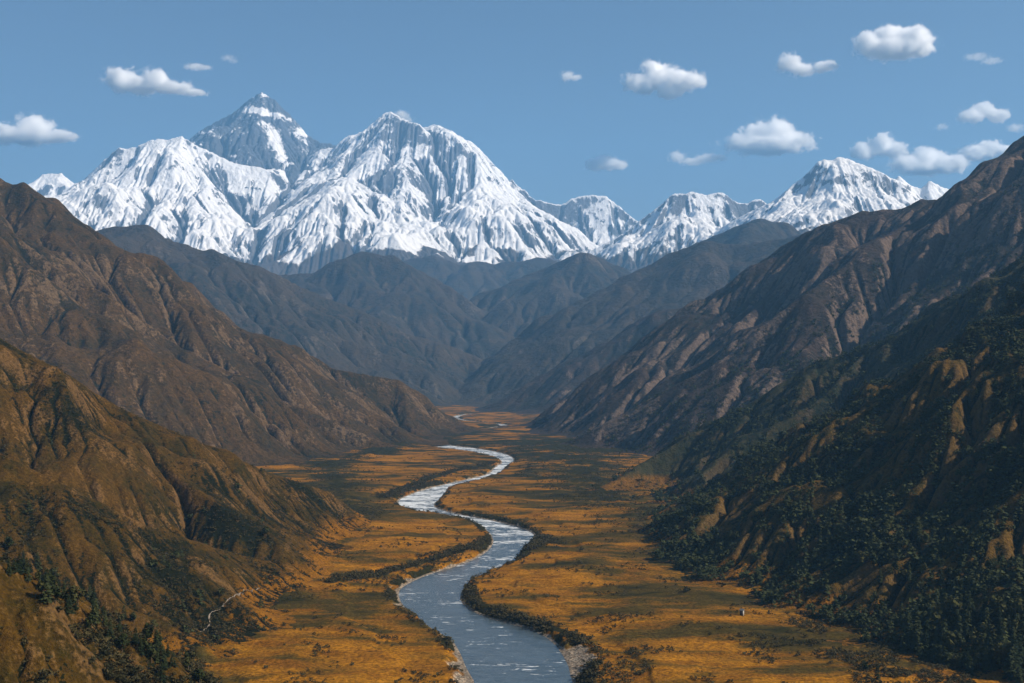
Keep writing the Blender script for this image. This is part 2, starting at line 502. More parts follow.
def build_water():
    m, nt, out = new_mat('river_water'); b = NB(nt)
    pos = b.n('ShaderNodeTexCoord').outputs['Object']
    st = b.mapping(pos, (.30, 1, 1))
    n1 = b.noise(st, 1 / 3.2, 5, .62, .6)
    n2 = b.noise(st, 1 / .9, 3, .6)
    n0 = b.noise(b.mapping(pos, (.5, 1, 1)), 1 / 26., 3, .5)
    # broken white water: stronger farther up the valley where the bed is shallow
    y = b.n('ShaderNodeSeparateXYZ'); b.link(pos, y.inputs[0])
    upst = b.ramp(y.outputs['Y'], 650, 1500)
    th = b.math('SUBTRACT', n1, b.math('MULTIPLY', b.math('ADD', b.math('MULTIPLY', upst, .18), b.math('MULTIPLY', b.math('SUBTRACT', n0, .5), .55)), -1))
    foam = b.ramp(th, .645, .72)
    c = b.mix(b.ramp(n1, .3, .7), (.034, .050, .060), (.075, .10, .115))
    c = b.mix(foam, c, (.62, .64, .64))
    nm = b.bump(b.math('ADD', n1, b.math('MULTIPLY', n2, .3)), .6, .55)
    r = b.math('ADD', .22, b.math('MULTIPLY', foam, .5))
    b.bsdf(out, c, r, nm, .5)
    # the surface: strips between the banks, carried a little under the edges
    import bisect
    def at(pl, y):
        ys = [p[1] for p in pl]
        i = min(max(bisect.bisect_left(ys, y), 1), len(pl) - 1)
        a, c_ = pl[i - 1], pl[i]
        t = 0 if c_[1] == a[1] else (y - a[1]) / (c_[1] - a[1])
        return a[0] + (c_[0] - a[0]) * min(max(t, 0), 1)
    def mono(pl):
        q = [pl[0]]
        for p in pl[1:]:
            if p[1] > q[-1][1] + .01: q.append(p)
        return q
    L, R_ = mono(left), mono(right)
    ys = np.arange(332, min(L[-1][1], R_[-1][1]), 4.)
    co, fc = [], []
    nc = 24
    for i, y_ in enumerate(ys):
        a, c_ = at(L, y_) - 4, at(R_, y_) + 4
        for j in range(nc + 1): co.append((a + (c_ - a) * j / nc, y_, WATER_Z))
        if i:
            for j in range(nc):
                k = (i - 1) * (nc + 1) + j
                fc.append((k, k + 1, k + nc + 2, k + nc + 1))
    k0 = len(co)
    # far reach as a ribbon
    fp = np.array(FAR); tg = np.gradient(fp, axis=0); tg /= np.linalg.norm(tg, axis=1)[:, None] + 1e-9
    nr = np.stack([-tg[:, 1], tg[:, 0]], 1) * 14
    for i in range(len(fp)):
        for s in (-1, 1): co.append((fp[i, 0] + s * nr[i, 0], fp[i, 1] + s * nr[i, 1], WATER_Z + .01))
        if i: k = k0 + 2 * (i - 1); fc.append((k, k + 1, k + 3, k + 2))
    o = raw_mesh('river', co, fc, m)
    tag(o, 'winding grey blue river with streaks of white water crossing the valley floor', 'river', kind='structure')

# ------------------------------------------------------------------ mountains
def build_mountains():
    B = 1.0
    m_near = slope_mat('near_left_slope', (.082, .043, .0065), (.026, .021, .0035), (.007, .009, .0025), (.16, .09, .035), .75, .06, footk=1.)
    m_nearr = slope_mat('near_right_slope', (.115, .064, .011), (.034, .030, .007), (.008, .0115, .0035), (.13, .08, .03), .95, .26, footk=.8)
    m_green = slope_mat('forested_slope', (.050, .043, .018), (.021, .026, .011), (.009, .0155, .008), (.08, .055, .03), 1.3, .24, footk=.6)
    m_mid = slope_mat('brown_slope', (.074, .043, .016), (.032, .025, .012), (.013, .014, .008), (.16, .105, .06), 2.4)
    m_purp = slope_mat('russet_slope', (.050, .035, .028), (.030, .026, .022), (.020, .021, .017), (.18, .13, .10), 3.0, .05, tex=.75)
    m_far = slope_mat('far_slope', (.056, .043, .031), (.032, .030, .025), (.018, .020, .018), (.12, .10, .08), 5.5, tex=.45)
    m_snow = snow_mat('snow_face', 12.)
    m_snow2 = snow_mat('rocky_snow_face', 13., rock=(.055, .06, .072))
    m_snow3 = snow_mat('snow_peak_face', 9.)

    mountain('hill', [[(-420, 400, 330), (-250, 445, 335), (-80, 512, 345), (0, 562, 370), (60, 612, 410), (130, 675, 450), (190, 735, 500)]],
             0.8, 0.72, 0.1, 25, m_near, K=0.02, n=14, amp=0.07, foot=5, D=0.05, seed=2, fine=.35, vegk=1.2, depth=(.8, .5),
             label='nearest brown grassy hillside in the lower left corner')
    mountain('mountain', [[(-360, 190, 860), (-160, 262, 850), (0, 334, 850), (60, 368, 860), (130, 408, 880), (200, 440, 920), (260, 466, 960), (330, 489, 1020), (368, 519, 1060)],
                          [(-60, 415, 660), (10, 452, 650), (70, 480, 650), (150, 521, 690), (230, 548, 745), (320, 572, 800)],
                          [(130, 408, 880), (175, 470, 830), (225, 505, 800), (300, 535, 850)]],
             1.1, 0.7, 0.12, 50, m_near, K=0.019, n=24, amp=0.09, foot=8, D=0.05, seed=5, fine=.4, vegk=1.35,
             label='dark brown and olive slope rising from the valley at the left edge')
    mountain('mountain', [[(-500, -20, 2000), (-200, 75, 1980), (-60, 145, 1960), (0, 174, 1950), (14, 182, 1950), (22, 178, 1950), (60, 213, 1960), (100, 241, 1980), (170, 285, 2000), (250, 333, 2020), (290, 352, 2030), (340, 367, 2050), (400, 377, 2080), (425, 392, 2100), (458, 427, 2120)],
                          [(-200, 100, 1700), (0, 215, 1740), (60, 264, 1740), (110, 290, 1740), (170, 333, 1760), (230, 365, 1760), (290, 398, 1760), (350, 424, 1760), (405, 448, 1750)],
                          [(200, 303, 2000), (260, 350, 1930), (330, 392, 1900), (400, 425, 1880)],
                          [(60, 213, 1960), (95, 262, 1850), (140, 305, 1800)]],
             2.2, 0.62, 0.22, 100, m_mid, K=0.026, n=26, amp=0.11, foot=12, D=0.05, seed=9, fine=.4,
             label='big brown mountainside left of the valley behind the dark near slope')
    mountain('mountain', [[(-60, 262, 4000), (60, 240, 4000), (100, 226, 4000), (118, 222, 4000), (128, 223, 4000), (140, 221, 4000), (150, 221, 4000), (165, 236, 4000), (185, 240, 4000), (200, 247, 4000), (215, 246, 4000), (240, 258, 4000), (262, 263, 4050), (300, 282, 4100), (330, 296, 4150), (360, 306, 4200), (408, 331, 4250), (453, 344, 4280), (475, 362, 4280)],
                          [(100, 226, 4000), (170, 262, 3800), (250, 295, 3700), (320, 324, 3650), (373, 346, 3600), (425, 364, 3550), (448, 393, 3500)],
                          [(262, 263, 4050), (330, 318, 3950), (400, 345, 3900), (455, 372, 3900)]],
             5, 0.5, 0.35, 200, m_far, K=0.022, n=26, amp=0.09, foot=24, D=0.05, seed=13,
             label='hazy brown ridge behind the big left mountainside, under the snow wall')
    mountain('mountain', [[(180, 285, 6000), (240, 272, 6000), (290, 271, 6000), (320, 268, 6000), (340, 257, 6000), (352, 251, 6000), (365, 247, 6000), (372, 249, 6000), (385, 251, 6000), (396, 251, 6000), (408, 261, 6000), (425, 270, 6000), (450, 283, 5900), (470, 296, 5800), (485, 312, 5700)],
                          [(365, 247, 6000), (376, 285, 5700), (420, 310, 5500), (455, 330, 5400)],
                          [(290, 271, 6000), (330, 288, 5500), (370, 300, 5300), (420, 325, 5200)]],
             8, .45, .45, 300, m_far, K=0.022, n=24, amp=0.1, foot=40, D=0.05, seed=17, vegk=1.15,
             label='dark flat topped mountain in the centre just below the snow wall')
    mountain('mountain', [[(360, 270, 8800), (390, 263, 8800), (411, 256, 8800), (434, 252, 8800), (451, 257, 8800), (461, 263, 8800), (475, 258, 8800), (488, 259, 8800), (498, 264, 8800), (508, 257, 8800), (522, 258, 8800), (535, 254, 8800), (552, 256, 8800), (565, 266, 8800), (600, 280, 8800)]],
             11, .45, .4, 300, m_far, K=0.02, n=20, amp=0.1, foot=40, seed=19,
             label='small far blue foothills at the foot of the snow wall, centre')
    # right side of the valley
    mountain('mountain', [[(400, 343, 7000), (415, 334, 6953), (436, 320, 6888), (468, 300, 6788), (496, 288, 6700), (525, 272, 6594), (545, 265, 6521), (560, 258, 6466), (578, 250, 6400), (590, 252, 6381), (601, 255, 6363), (612, 268, 6345), (640, 295, 6300)], [(578, 250, 6400), (560, 285, 6350), (535, 320, 6400)]],
             8, 0.5, 0.15, 250, m_far, K=0.018, n=24, amp=0.09, foot=40, D=0.05, seed=23, vegk=1.2,
             label='blue hazy mountain right of centre whose left spur ends the valley')
    mountain('mountain', [[(760, 215, 5500), (700, 238, 5688), (664, 253, 5800), (636, 268, 5897), (610, 283, 5988), (580, 300, 6092), (550, 320, 6196), (520, 345, 6300)]],
             8, 0.5, 0.15, 250, m_far, K=0.018, n=22, amp=0.08, foot=40, D=0.05, seed=27, vegk=1.2,
             label='low dark blue ridge between the hazy centre mountain and the rounded ridge')
    mountain('mountain', [[(900, 215, 3900), (830, 226, 4049), (780, 236, 4155), (740, 241, 4240), (722, 241, 4279), (712, 238, 4300), (701, 239, 4327), (670, 250, 4404), (636, 279, 4488), (591, 309, 4600), (545, 330, 4631), (513, 345, 4653), (478, 364, 4676), (443, 384, 4700)], [(712, 238, 4300), (665, 290, 4250), (610, 330, 4300), (560, 352, 4350)]],
             5.2, 0.55, 0.12, 150, m_far, K=0.014, n=24, amp=0.06, foot=35, D=0.05, seed=29,
             label='long smooth hazy ridge falling from below the right snow peak to the valley head')
    mountain('mountain', [[(900, 300, 2500), (820, 305, 2587), (760, 300, 2653), (730, 305, 2685), (700, 303, 2718), (680, 306, 2740), (660, 309, 2753), (643, 314, 2764), (619, 335, 2780), (590, 356, 2775), (566, 377, 2771), (530, 396, 2764), (506, 409, 2760)]],
             3.4, 0.58, 0.12, 100, m_purp, K=0.016, n=24, amp=0.07, foot=16, D=0.05, seed=31, vegk=1.1,
             label='low rounded dark ridge on the right, between the smooth hazy ridge and the great slope')
    mountain('mountain', [[(1400, -20, 1950), (1200, 28, 1950), (1100, 90, 1978), (1050, 120, 1993), (1024, 139, 2000), (1008, 155, 2012), (994, 165, 2022), (975, 172, 2036), (956, 182, 2050), (944, 192, 2059), (933, 196, 2067), (922, 195, 2075), (912, 199, 2082), (903, 205, 2089), (885, 206, 2102), (861, 208, 2120), (850, 212, 2132), (838, 217, 2144), (820, 222, 2163), (804, 229, 2180), (781, 243, 2208), (746, 267, 2250), (708, 292, 2296), (680, 319, 2330), (619, 363, 2357), (566, 400, 2380), (545, 421, 2350)], [(956, 182, 2050), (933, 211, 2002), (905, 222, 1944), (884, 233, 1900), (868, 241, 1881), (850, 256, 1860), (830, 271, 1836), (800, 291, 1800), (754, 325, 1789), (716, 357, 1780), (680, 377, 1783), (636, 401, 1787), (600, 420, 1790), (559, 446, 1800)], [(1050, 122, 1990), (1012, 200, 1850), (965, 262, 1750), (905, 320, 1680), (850, 362, 1640)], [(904, 228, 1930), (850, 300, 1780), (800, 345, 1700)], [(1150, 62, 1960), (1090, 180, 1780), (1040, 260, 1640)], [(804, 229, 2180), (770, 290, 2080), (735, 320, 2010)]],
             2.7, 0.71, 0.12, 80, m_purp, K=0.022, n=28, amp=0.1, foot=14, D=0.05, seed=37, barek=1.25,
             label='great russet mountainside on the right, rising to the right edge above the dark ridge')
    mountain('mountain', [[(1400, 10, 1250), (1250, 105, 1262), (1120, 192, 1272), (1024, 256, 1280), (975, 285, 1302), (945, 302, 1316), (920, 315, 1328), (890, 332, 1338), (870, 344, 1344), (850, 349, 1350), (815, 358, 1353), (780, 380, 1356), (740, 405, 1360), (700, 428, 1347), (650, 455, 1330), (615, 477, 1286), (590, 493, 1255)], [(1040, 246, 1280), (985, 322, 1200), (915, 362, 1180), (850, 400, 1190), (790, 432, 1200), (720, 462, 1210), (670, 485, 1215)], [(870, 344, 1340), (820, 395, 1270), (760, 430, 1240)]],
             1.7, 0.7, 0.12, 60, m_green, K=0.026, n=24, amp=0.1, foot=9, D=0.05, seed=41,
             label='dark green shadowed ridge between the russet mountainside and the near right slope')
    mountain('mountain', [[(1500, 90, 900), (1300, 150, 920), (1150, 243, 936), (1060, 302, 946), (1024, 326, 950), (985, 350, 967), (960, 366, 977), (930, 384, 990), (900, 405, 1009), (875, 420, 1024), (850, 435, 1040), (820, 452, 1061), (790, 468, 1082), (765, 473, 1100), (740, 482, 1119), (700, 495, 1150), (650, 507, 1173), (612, 520, 1190)], [(1024, 326, 950), (990, 390, 890), (945, 440, 860), (890, 490, 850), (835, 530, 850)], [(930, 384, 990), (885, 440, 930), (830, 485, 910), (765, 522, 915)], [(850, 435, 1040), (810, 478, 990), (755, 512, 975)], [(1150, 243, 935), (1110, 340, 850), (1060, 430, 790), (1010, 500, 760)]],
             1.2, 0.60, 0.1, 45, m_nearr, K=0.036, n=26, amp=0.15, foot=9, D=0.05, seed=47, fine=.45, vegk=1.25,
             label='dark scrubby near slope with gold spurs rising to the right edge')
    mountain('hill', [[(1450, 470, 640), (1250, 490, 640), (1100, 525, 650), (1024, 550, 665), (985, 562, 680), (940, 574, 695), (890, 592, 715), (840, 608, 730)]],
             0.95, 0.42, 0.1, 30, m_nearr, K=0.014, n=12, amp=0.08, foot=6, D=0.05, seed=53, fine=.4, vegk=.8,
             label='low grassy terrace at the foot of the near right slope, trees below it')
    # snow
    mountain('snow_mountain', [[(15, 215, 14500), (25, 198, 14500), (33, 182, 14500), (42, 174, 14500), (52, 172, 14500), (62, 172, 14500), (75, 182, 14500), (90, 200, 14500), (110, 215, 14500)]],
             14, .55, .6, 500, m_snow, K=.02, n=18, amp=.12, foot=60, D=0.0, seed=59, snow=dict(s=(1.1, 1.9), line=1700, band=250), base=300,
             label='small rounded snow peak left of the long snow wall')
    mountain('snow_mountain', [[(100, 235, 14700), (150, 175, 14700), (192, 136, 14700), (203, 128, 14700), (215, 121, 14700), (225, 116, 14700), (236, 109, 14700), (249, 99, 14700), (256, 94, 14700), (263, 91.5, 14700), (270, 96, 14700), (276, 99, 14700), (283, 106, 14700), (289, 112, 14700), (300, 124, 14700), (308, 133, 14700), (316, 139, 14700), (322, 141, 14600), (340, 144, 14600), (370, 150, 14600)],
                              [(263, 91.5, 14700), (266, 120, 14500), (285, 150, 14300), (305, 180, 14150)],
                              [(236, 109, 14700), (232, 140, 14450), (240, 170, 14250)]],
             13, 0.80, 0.5, 500, m_snow2, K=0.022, n=22, amp=0.12, foot=60, D=0.01, seed=61, snow=dict(s=(.42, .95), line=900, band=250, rockfn=rock_pyramid, flute=.006), base=1300, depth=(.4, .4),
             label='tallest pyramid peak, dark rock streaked with snow behind the snow wall')
    mountain('snow_mountain', [[(40, 218, 13000), (52, 205, 13000), (62, 197, 13000), (77, 185, 13000), (84, 178, 13000), (91, 171, 13000), (105, 157, 13000), (118, 146, 13000), (127, 147, 13000), (135, 146, 13000), (148, 139, 13000), (157, 137, 13000), (168, 139, 13000), (175, 137, 13000), (182, 135, 13000), (192, 141, 13000), (205, 147, 13000), (220, 155, 13000), (236, 161, 13000), (255, 165, 13000), (271, 167, 13000), (300, 190, 12850), (335, 222, 12600)],
                              [(271, 167, 13000), (290, 170, 13700), (303, 161, 14000), (313, 153, 14000), (323, 147, 14000), (340, 146, 14000), (347, 142, 14000), (354, 137, 14000), (362, 131, 14000), (370, 126, 14000), (378, 117, 14000), (384, 112, 14000), (389, 110, 14000), (395, 113, 14000), (401, 119, 14000), (409, 122, 14000), (415, 126, 14000), (421, 127, 14000), (428, 125, 14000), (436, 123, 14000), (442, 131, 14000), (448, 141, 14000), (458, 147, 14000), (467, 152, 14000), (478, 161, 14000), (488, 170, 13900), (498, 178, 13800), (503, 177, 13800), (512, 178, 13700), (523, 187, 13600), (535, 198, 13500), (548, 201, 13500), (561, 203, 13500), (570, 198, 13500), (579, 195, 13500), (590, 194, 13500), (606, 194, 13500), (613, 200, 13500), (620, 205, 13400), (630, 214, 13300), (640, 222, 13200), (660, 240, 13000)],
                              [(135, 146, 13000), (112, 200, 12500), (100, 255, 12000)], [(182, 135, 13000), (185, 190, 12500), (200, 260, 11900)],
                              [(157, 137, 13000), (150, 190, 12500), (155, 250, 12000)],
                              [(236, 161, 13000), (265, 210, 12500), (300, 265, 12000)], [(389, 110, 14000), (368, 170, 13400), (345, 250, 12600)],
                              [(205, 147, 13000), (228, 200, 12500), (245, 260, 11900)],
                              [(421, 127, 14000), (425, 180, 13400), (435, 255, 12600)], [(448, 141, 14000), (485, 195, 13400), (510, 258, 12600)],
                              [(354, 137, 14000), (325, 180, 13500), (290, 240, 12500)],
                              [(498, 178, 13800), (540, 225, 13200), (565, 262, 12700)], [(579, 195, 13500), (585, 225, 13100), (590, 250, 12700)]],
             11, .62, .45, 500, m_snow, K=0.022, n=26, amp=0.11, foot=80, D=0.0, seed=67, snow=dict(s=(1.04, 2.1), line=1390, band=150, rockfn=rock_wall), base=300,
             label='huge white snow wall with a twin headed summit filling the left background')
    mountain('snow_mountain', [[(560, 268, 11000), (590, 249, 11000), (612, 238, 11000), (628, 228, 11000), (640, 219, 11000), (655, 207, 11000), (668, 196, 11000), (674, 192, 11000), (685, 192, 11000), (690, 190, 11000), (697, 191, 11000), (705, 193, 11000), (724, 191, 11000), (731, 197, 11000), (739, 201, 11000), (748, 202, 11000), (758, 197, 11000), (764, 199, 11000), (772, 206, 11000), (800, 222, 11000)],
                              [(690, 190, 11000), (705, 222, 10600), (735, 262, 10200)], [(668, 196, 11000), (650, 230, 10600), (640, 260, 10300)], [(724, 191, 11000), (735, 215, 10700), (750, 240, 10400)]],
             9, .58, .5, 350, m_snow3, K=0.019, n=24, amp=0.1, foot=60, D=0.0, seed=71, snow=dict(s=(1.0, 2.0), line=1330, band=200, rockfn=rock_lee), base=200,
             label='fluted snow mountain in the middle, between the snow wall and the right pyramid')
    mountain('snow_mountain', [[(660, 270, 9000), (690, 253, 9000), (716, 237, 9000), (745, 217, 9000), (769, 203, 9000), (780, 194, 9000), (792, 184, 9000), (802, 176, 9000), (811, 167, 9000), (818, 160, 9000), (823, 158, 9000), (832, 159, 9000), (838, 156, 9000), (845, 157, 9000), (857, 162, 9000), (868, 168, 9000), (878, 179, 9000), (890, 194, 9000), (915, 212, 9000), (950, 228, 9000)],
                              [(845, 157, 9000), (858, 195, 8600), (880, 235, 8200)], [(823, 158, 9000), (800, 205, 8600), (770, 250, 8200)], [(792, 184, 9000), (755, 225, 8600), (730, 260, 8300)]],
             7.5, .58, .5, 300, m_snow3, K=0.015, n=24, amp=0.08, foot=50, D=0.0, seed=73, snow=dict(s=(.95, 1.9), line=1330, band=150, rockfn=rock_lee), base=200,
             label='steep snow pyramid on the right rising behind the russet ridge')
    mountain('snow_mountain', [[(865, 205, 9900), (880, 196, 9900), (887, 188, 9900), (893, 181, 9900), (899, 174, 9900), (905, 180, 9900), (912, 184, 9900), (922, 187, 9900), (927, 182, 9900), (931, 179, 9900), (938, 183, 9900), (944, 186, 9900), (955, 190, 9900), (975, 205, 9900)],
                              [(899, 174, 9900), (910, 200, 9600)], [(931, 179, 9900), (940, 205, 9600)]],
             9, .6, .6, 300, m_snow3, K=.022, n=18, amp=.10, foot=50, D=0.0, seed=79, snow=dict(s=(1.1, 1.9), line=1250, band=150), base=300,
             label='two small sharp snow summits just above the right ridge')

def px_of(X, Y, Z): return CX + F * X / Y, CY - F * (Z - CAMZ) / Y
def rock_pyramid(X, Y, Z, rk):
    # the snow band under the summit and the long couloir
    c = P(263, 115, 14700); u, v = (X - c[0]) / 230, (Z - c[2] + .12 * (X - c[0])) / 62
    patch = np.exp(-(u * u + v * v))
    c = P(285, 152, 14500); u2, v2 = (X - c[0] + (Z - c[2]) * .5) / 75, (Z - c[2]) / 300
    patch = np.maximum(patch, np.exp(-(u2 * u2 + v2 * v2)))
    c = P(302, 133, 14600); patch = np.maximum(patch, .8 * np.exp(-(((X - c[0]) / 120) ** 2 + ((Z - c[2]) / 90) ** 2)))
    c = P(263, 94, 14700); patch = np.maximum(patch, .8 * np.exp(-(((X - c[0] - 25) / 70) ** 2 + ((Z - c[2]) / 60) ** 2)))
    return .20 + .45 * rk + .30 * ridged(X + Z * .6, Z * 1.4, 260, 4, 301) - patch * 1.2
def rock_wall(X, Y, Z, rk):
    # bare rock on the headwalls of the twin summit and the left shoulder
    def g(px, py, sx, sz):
        c = P(px, py, 13600); return np.exp(-(((X - c[0]) / sx) ** 2 + ((Z - c[2]) / sz) ** 2))
    r = .2 * g(330, 200, 900, 500) + .75 * g(396, 130, 330, 300) + .55 * g(440, 146, 260, 330) + .5 * g(333, 165, 420, 230) + .55 * g(97, 176, 330, 300) + .4 * g(406, 190, 500, 300)
    return rk + r * .8
def rock_lee(X, Y, Z, rk):
    return rk + .15

# ------------------------------------------------------------------ light, sky, camera, air
SUN_EL, SUN_AZ = math.radians(38), math.radians(103.5)   # azimuth clockwise from +Y (the view direction)
def build_light():
    w = bpy.data.worlds.new('World'); scene.world = w; w.use_nodes = True
    nt = w.node_tree; nt.nodes.clear()
    sky = nt.nodes.new('ShaderNodeTexSky'); sky.sky_type = 'NISHITA'; sky.sun_disc = False
    sky.sun_elevation = SUN_EL; sky.sun_rotation = SUN_AZ
    sky.altitude = 0; sky.air_density = 1.0; sky.dust_density = 1.0; sky.ozone_density = 3.0
    bg = nt.nodes.new('ShaderNodeBackground'); bg.inputs['Strength'].default_value = .053
    out = nt.nodes.new('ShaderNodeOutputWorld')
    nt.links.new(sky.outputs[0], bg.inputs[0]); nt.links.new(bg.outputs[0], out.inputs[0])
    l = bpy.data.lights.new('sun', 'SUN'); l.energy = 4.9; l.angle = math.radians(.5); l.color = (1, .88, .73)
    o = bpy.data.objects.new('sun', l); col.objects.link(o)
    d = Vector((math.sin(SUN_AZ) * math.cos(SUN_EL), math.cos(SUN_AZ) * math.cos(SUN_EL), math.sin(SUN_EL)))
    o.rotation_euler = d.to_track_quat('Z', 'Y').to_euler()
    o.location = (500, -200, 900)
    c = bpy.data.cameras.new('camera'); co = bpy.data.objects.new('camera', c); col.objects.link(co)
    c.sensor_width = 36; c.lens = 36 * F / 1024; c.clip_start = 1; c.clip_end = 80000
    c.shift_y = (CY - 341.5) / 1024; co.location = (0, 0, CAMZ); co.rotation_euler = (math.radians(90), 0, 0)
    scene.camera = co
    scene.view_settings.view_transform = 'Standard'; scene.view_settings.look = 'None'
    scene.view_settings.exposure = .68; scene.view_settings.gamma = 1; scene.view_settings.use_curve_mapping = False
    cy = scene.cycles
    cy.max_bounces = 32; cy.diffuse_bounces = 2; cy.glossy_bounces = 2; cy.volume_bounces = 32; cy.transparent_max_bounces = 12
    cy.use_denoising = True

def build_haze():
    x, y0, y1, z0, z1 = 14200, -3100, 19000, -9, 4000
    co = [(sx * x, yy, zz) for zz in (z0, z1) for yy in (y0, y1) for sx in (-1, 1)]
    fc = [(0, 2, 3, 1), (4, 5, 7, 6), (0, 1, 5, 4), (2, 6, 7, 3), (0, 4, 6, 2), (1, 3, 7, 5)]
    m, nt, out = new_mat('mountain_air')
    v = nt.nodes.new('ShaderNodeVolumePrincipled')
    v.inputs['Color'].default_value = (.25, .58, .98, 1); v.inputs['Density'].default_value = 4.9e-5
    v.inputs['Anisotropy'].default_value = .1
    nt.links.new(v.outputs[0], out.inputs['Volume'])
    o = raw_mesh('haze', co, fc, m, False)
    tag(o, 'thin blue mountain haze filling the valley', 'haze', kind='stuff')

build_light()
build_ground()
build_water()
build_mountains()
build_haze()

# ------------------------------------------------------------------ placing on the land
def cast(px, py, y0=200., y1=4200., n=1000):
    """where the view ray through a picture point meets the land"""
    px = np.atleast_1d(np.asarray(px, float)); py = np.atleast_1d(np.asarray(py, float))
    ys = y0 * (y1 / y0) ** (np.arange(n) / (n - 1.))
    res = np.full((len(px), 3), np.nan); done = np.zeros(len(px), bool)
    for y in ys:
        x = (px - CX) / F * y; z = CAMZ + (CY - py) / F * y
        k = ~done
        if not k.any(): break
        h = height(x[k], np.full(k.sum(), y))
        hit = z[k] <= h
        idx = np.nonzero(k)[0][hit]
        res[idx, 0] = x[idx]; res[idx, 1] = y; res[idx, 2] = h[hit]
        done[idx] = True
    return res

def visible(P3):
    """which land points the viewer can see"""
    ok = np.ones(len(P3), bool)
    for t in np.linspace(.3, .985, 60):
        q = P3 * t; q[:, 2] = CAMZ + (P3[:, 2] + 3 - CAMZ) * t
        ok &= height(q[:, 0], q[:, 1]) < q[:, 2]
    return ok

def leaf_mat(name, c1, c2):
    m, nt, out = new_mat(name); b = NB(nt)
    pos = b.n('ShaderNodeTexCoord').outputs['Object']
    n = b.noise(pos, .9, 3, .6)
    oi = b.n('ShaderNodeObjectInfo').outputs['Random']
    c = b.mix(b.ramp(b.math('ADD', n, b.math('MULTIPLY', b.math('SUBTRACT', oi, .5), .35)), .35, .65), c1, c2)
    b.bsdf(out, c, .9, None, .1); return m

def leaf_fan(rng, kind, n, h, w, leaf=1.):
    """leaf-sized faces through the volume of a crown; returns co, quads"""
    co, fc = [], []
    if kind == 'clump':
        cc = [(rng.normal(0, .26), rng.normal(0, .26), rng.uniform(.35, .8), rng.uniform(.22, .36)) for _ in range(7)]
    for i in range(n):
        if kind == 'conifer':
            t = rng.random() ** 1.25
            z = .10 + .90 * t
            r = w * (1 - t) ** .85 * (.82 + .25 * math.sin(t * 47)) * rng.uniform(.45, 1.05) + .02 * h
            a = rng.uniform(0, 2 * math.pi)
            c = np.array([r * math.cos(a), r * math.sin(a), z * h - r * .25])
            s = (.055 + .075 * (1 - t)) * h * leaf * rng.uniform(.7, 1.3)
            u = np.array([math.cos(a), math.sin(a), -.35]); v = np.array([-math.sin(a), math.cos(a), rng.normal(0, .3)])
        else:
            k = cc[rng.integers(len(cc))]
            d = rng.normal(0, 1, 3); d /= np.linalg.norm(d)
            rr = k[3] * rng.uniform(.6, 1.05)
            c = np.array([(k[0] + d[0] * rr) * w * 1.5, (k[1] + d[1] * rr) * w * 1.5, (k[2] + d[2] * rr * .7) * h])
            s = .10 * h * leaf * rng.uniform(.7, 1.3)
            u = rng.normal(0, 1, 3); u /= np.linalg.norm(u); v = np.cross(u, d); v /= np.linalg.norm(v) + 1e-6
        k0 = len(co)
        j = rng.uniform(.6, 1.2, 4)
        co += [c - u * s * .5 * j[0], c + v * s * .6 * j[1], c + u * s * j[2], c - v * s * .6 * j[3]]
        fc.append((k0, k0 + 1, k0 + 2, k0 + 3))
    return np.array(co), np.array(fc)

def trunk_geo(h, r, lean=0.):
    co, fc = [], []
    for i, (t, q) in enumerate(((-.06, 1.3), (.1, 1), (.5, .6), (.9, .15))):
        for k in range(6):
            a = k * math.pi / 3
            co.append((r * q * math.cos(a) + lean * t * t * h, r * q * math.sin(a), t * h))
        if i:
            for k in range(6):
                a0 = (i - 1) * 6
                fc.append((a0 + k, a0 + (k + 1) % 6, a0 + 6 + (k + 1) % 6, a0 + 6 + k))
    return co, fc

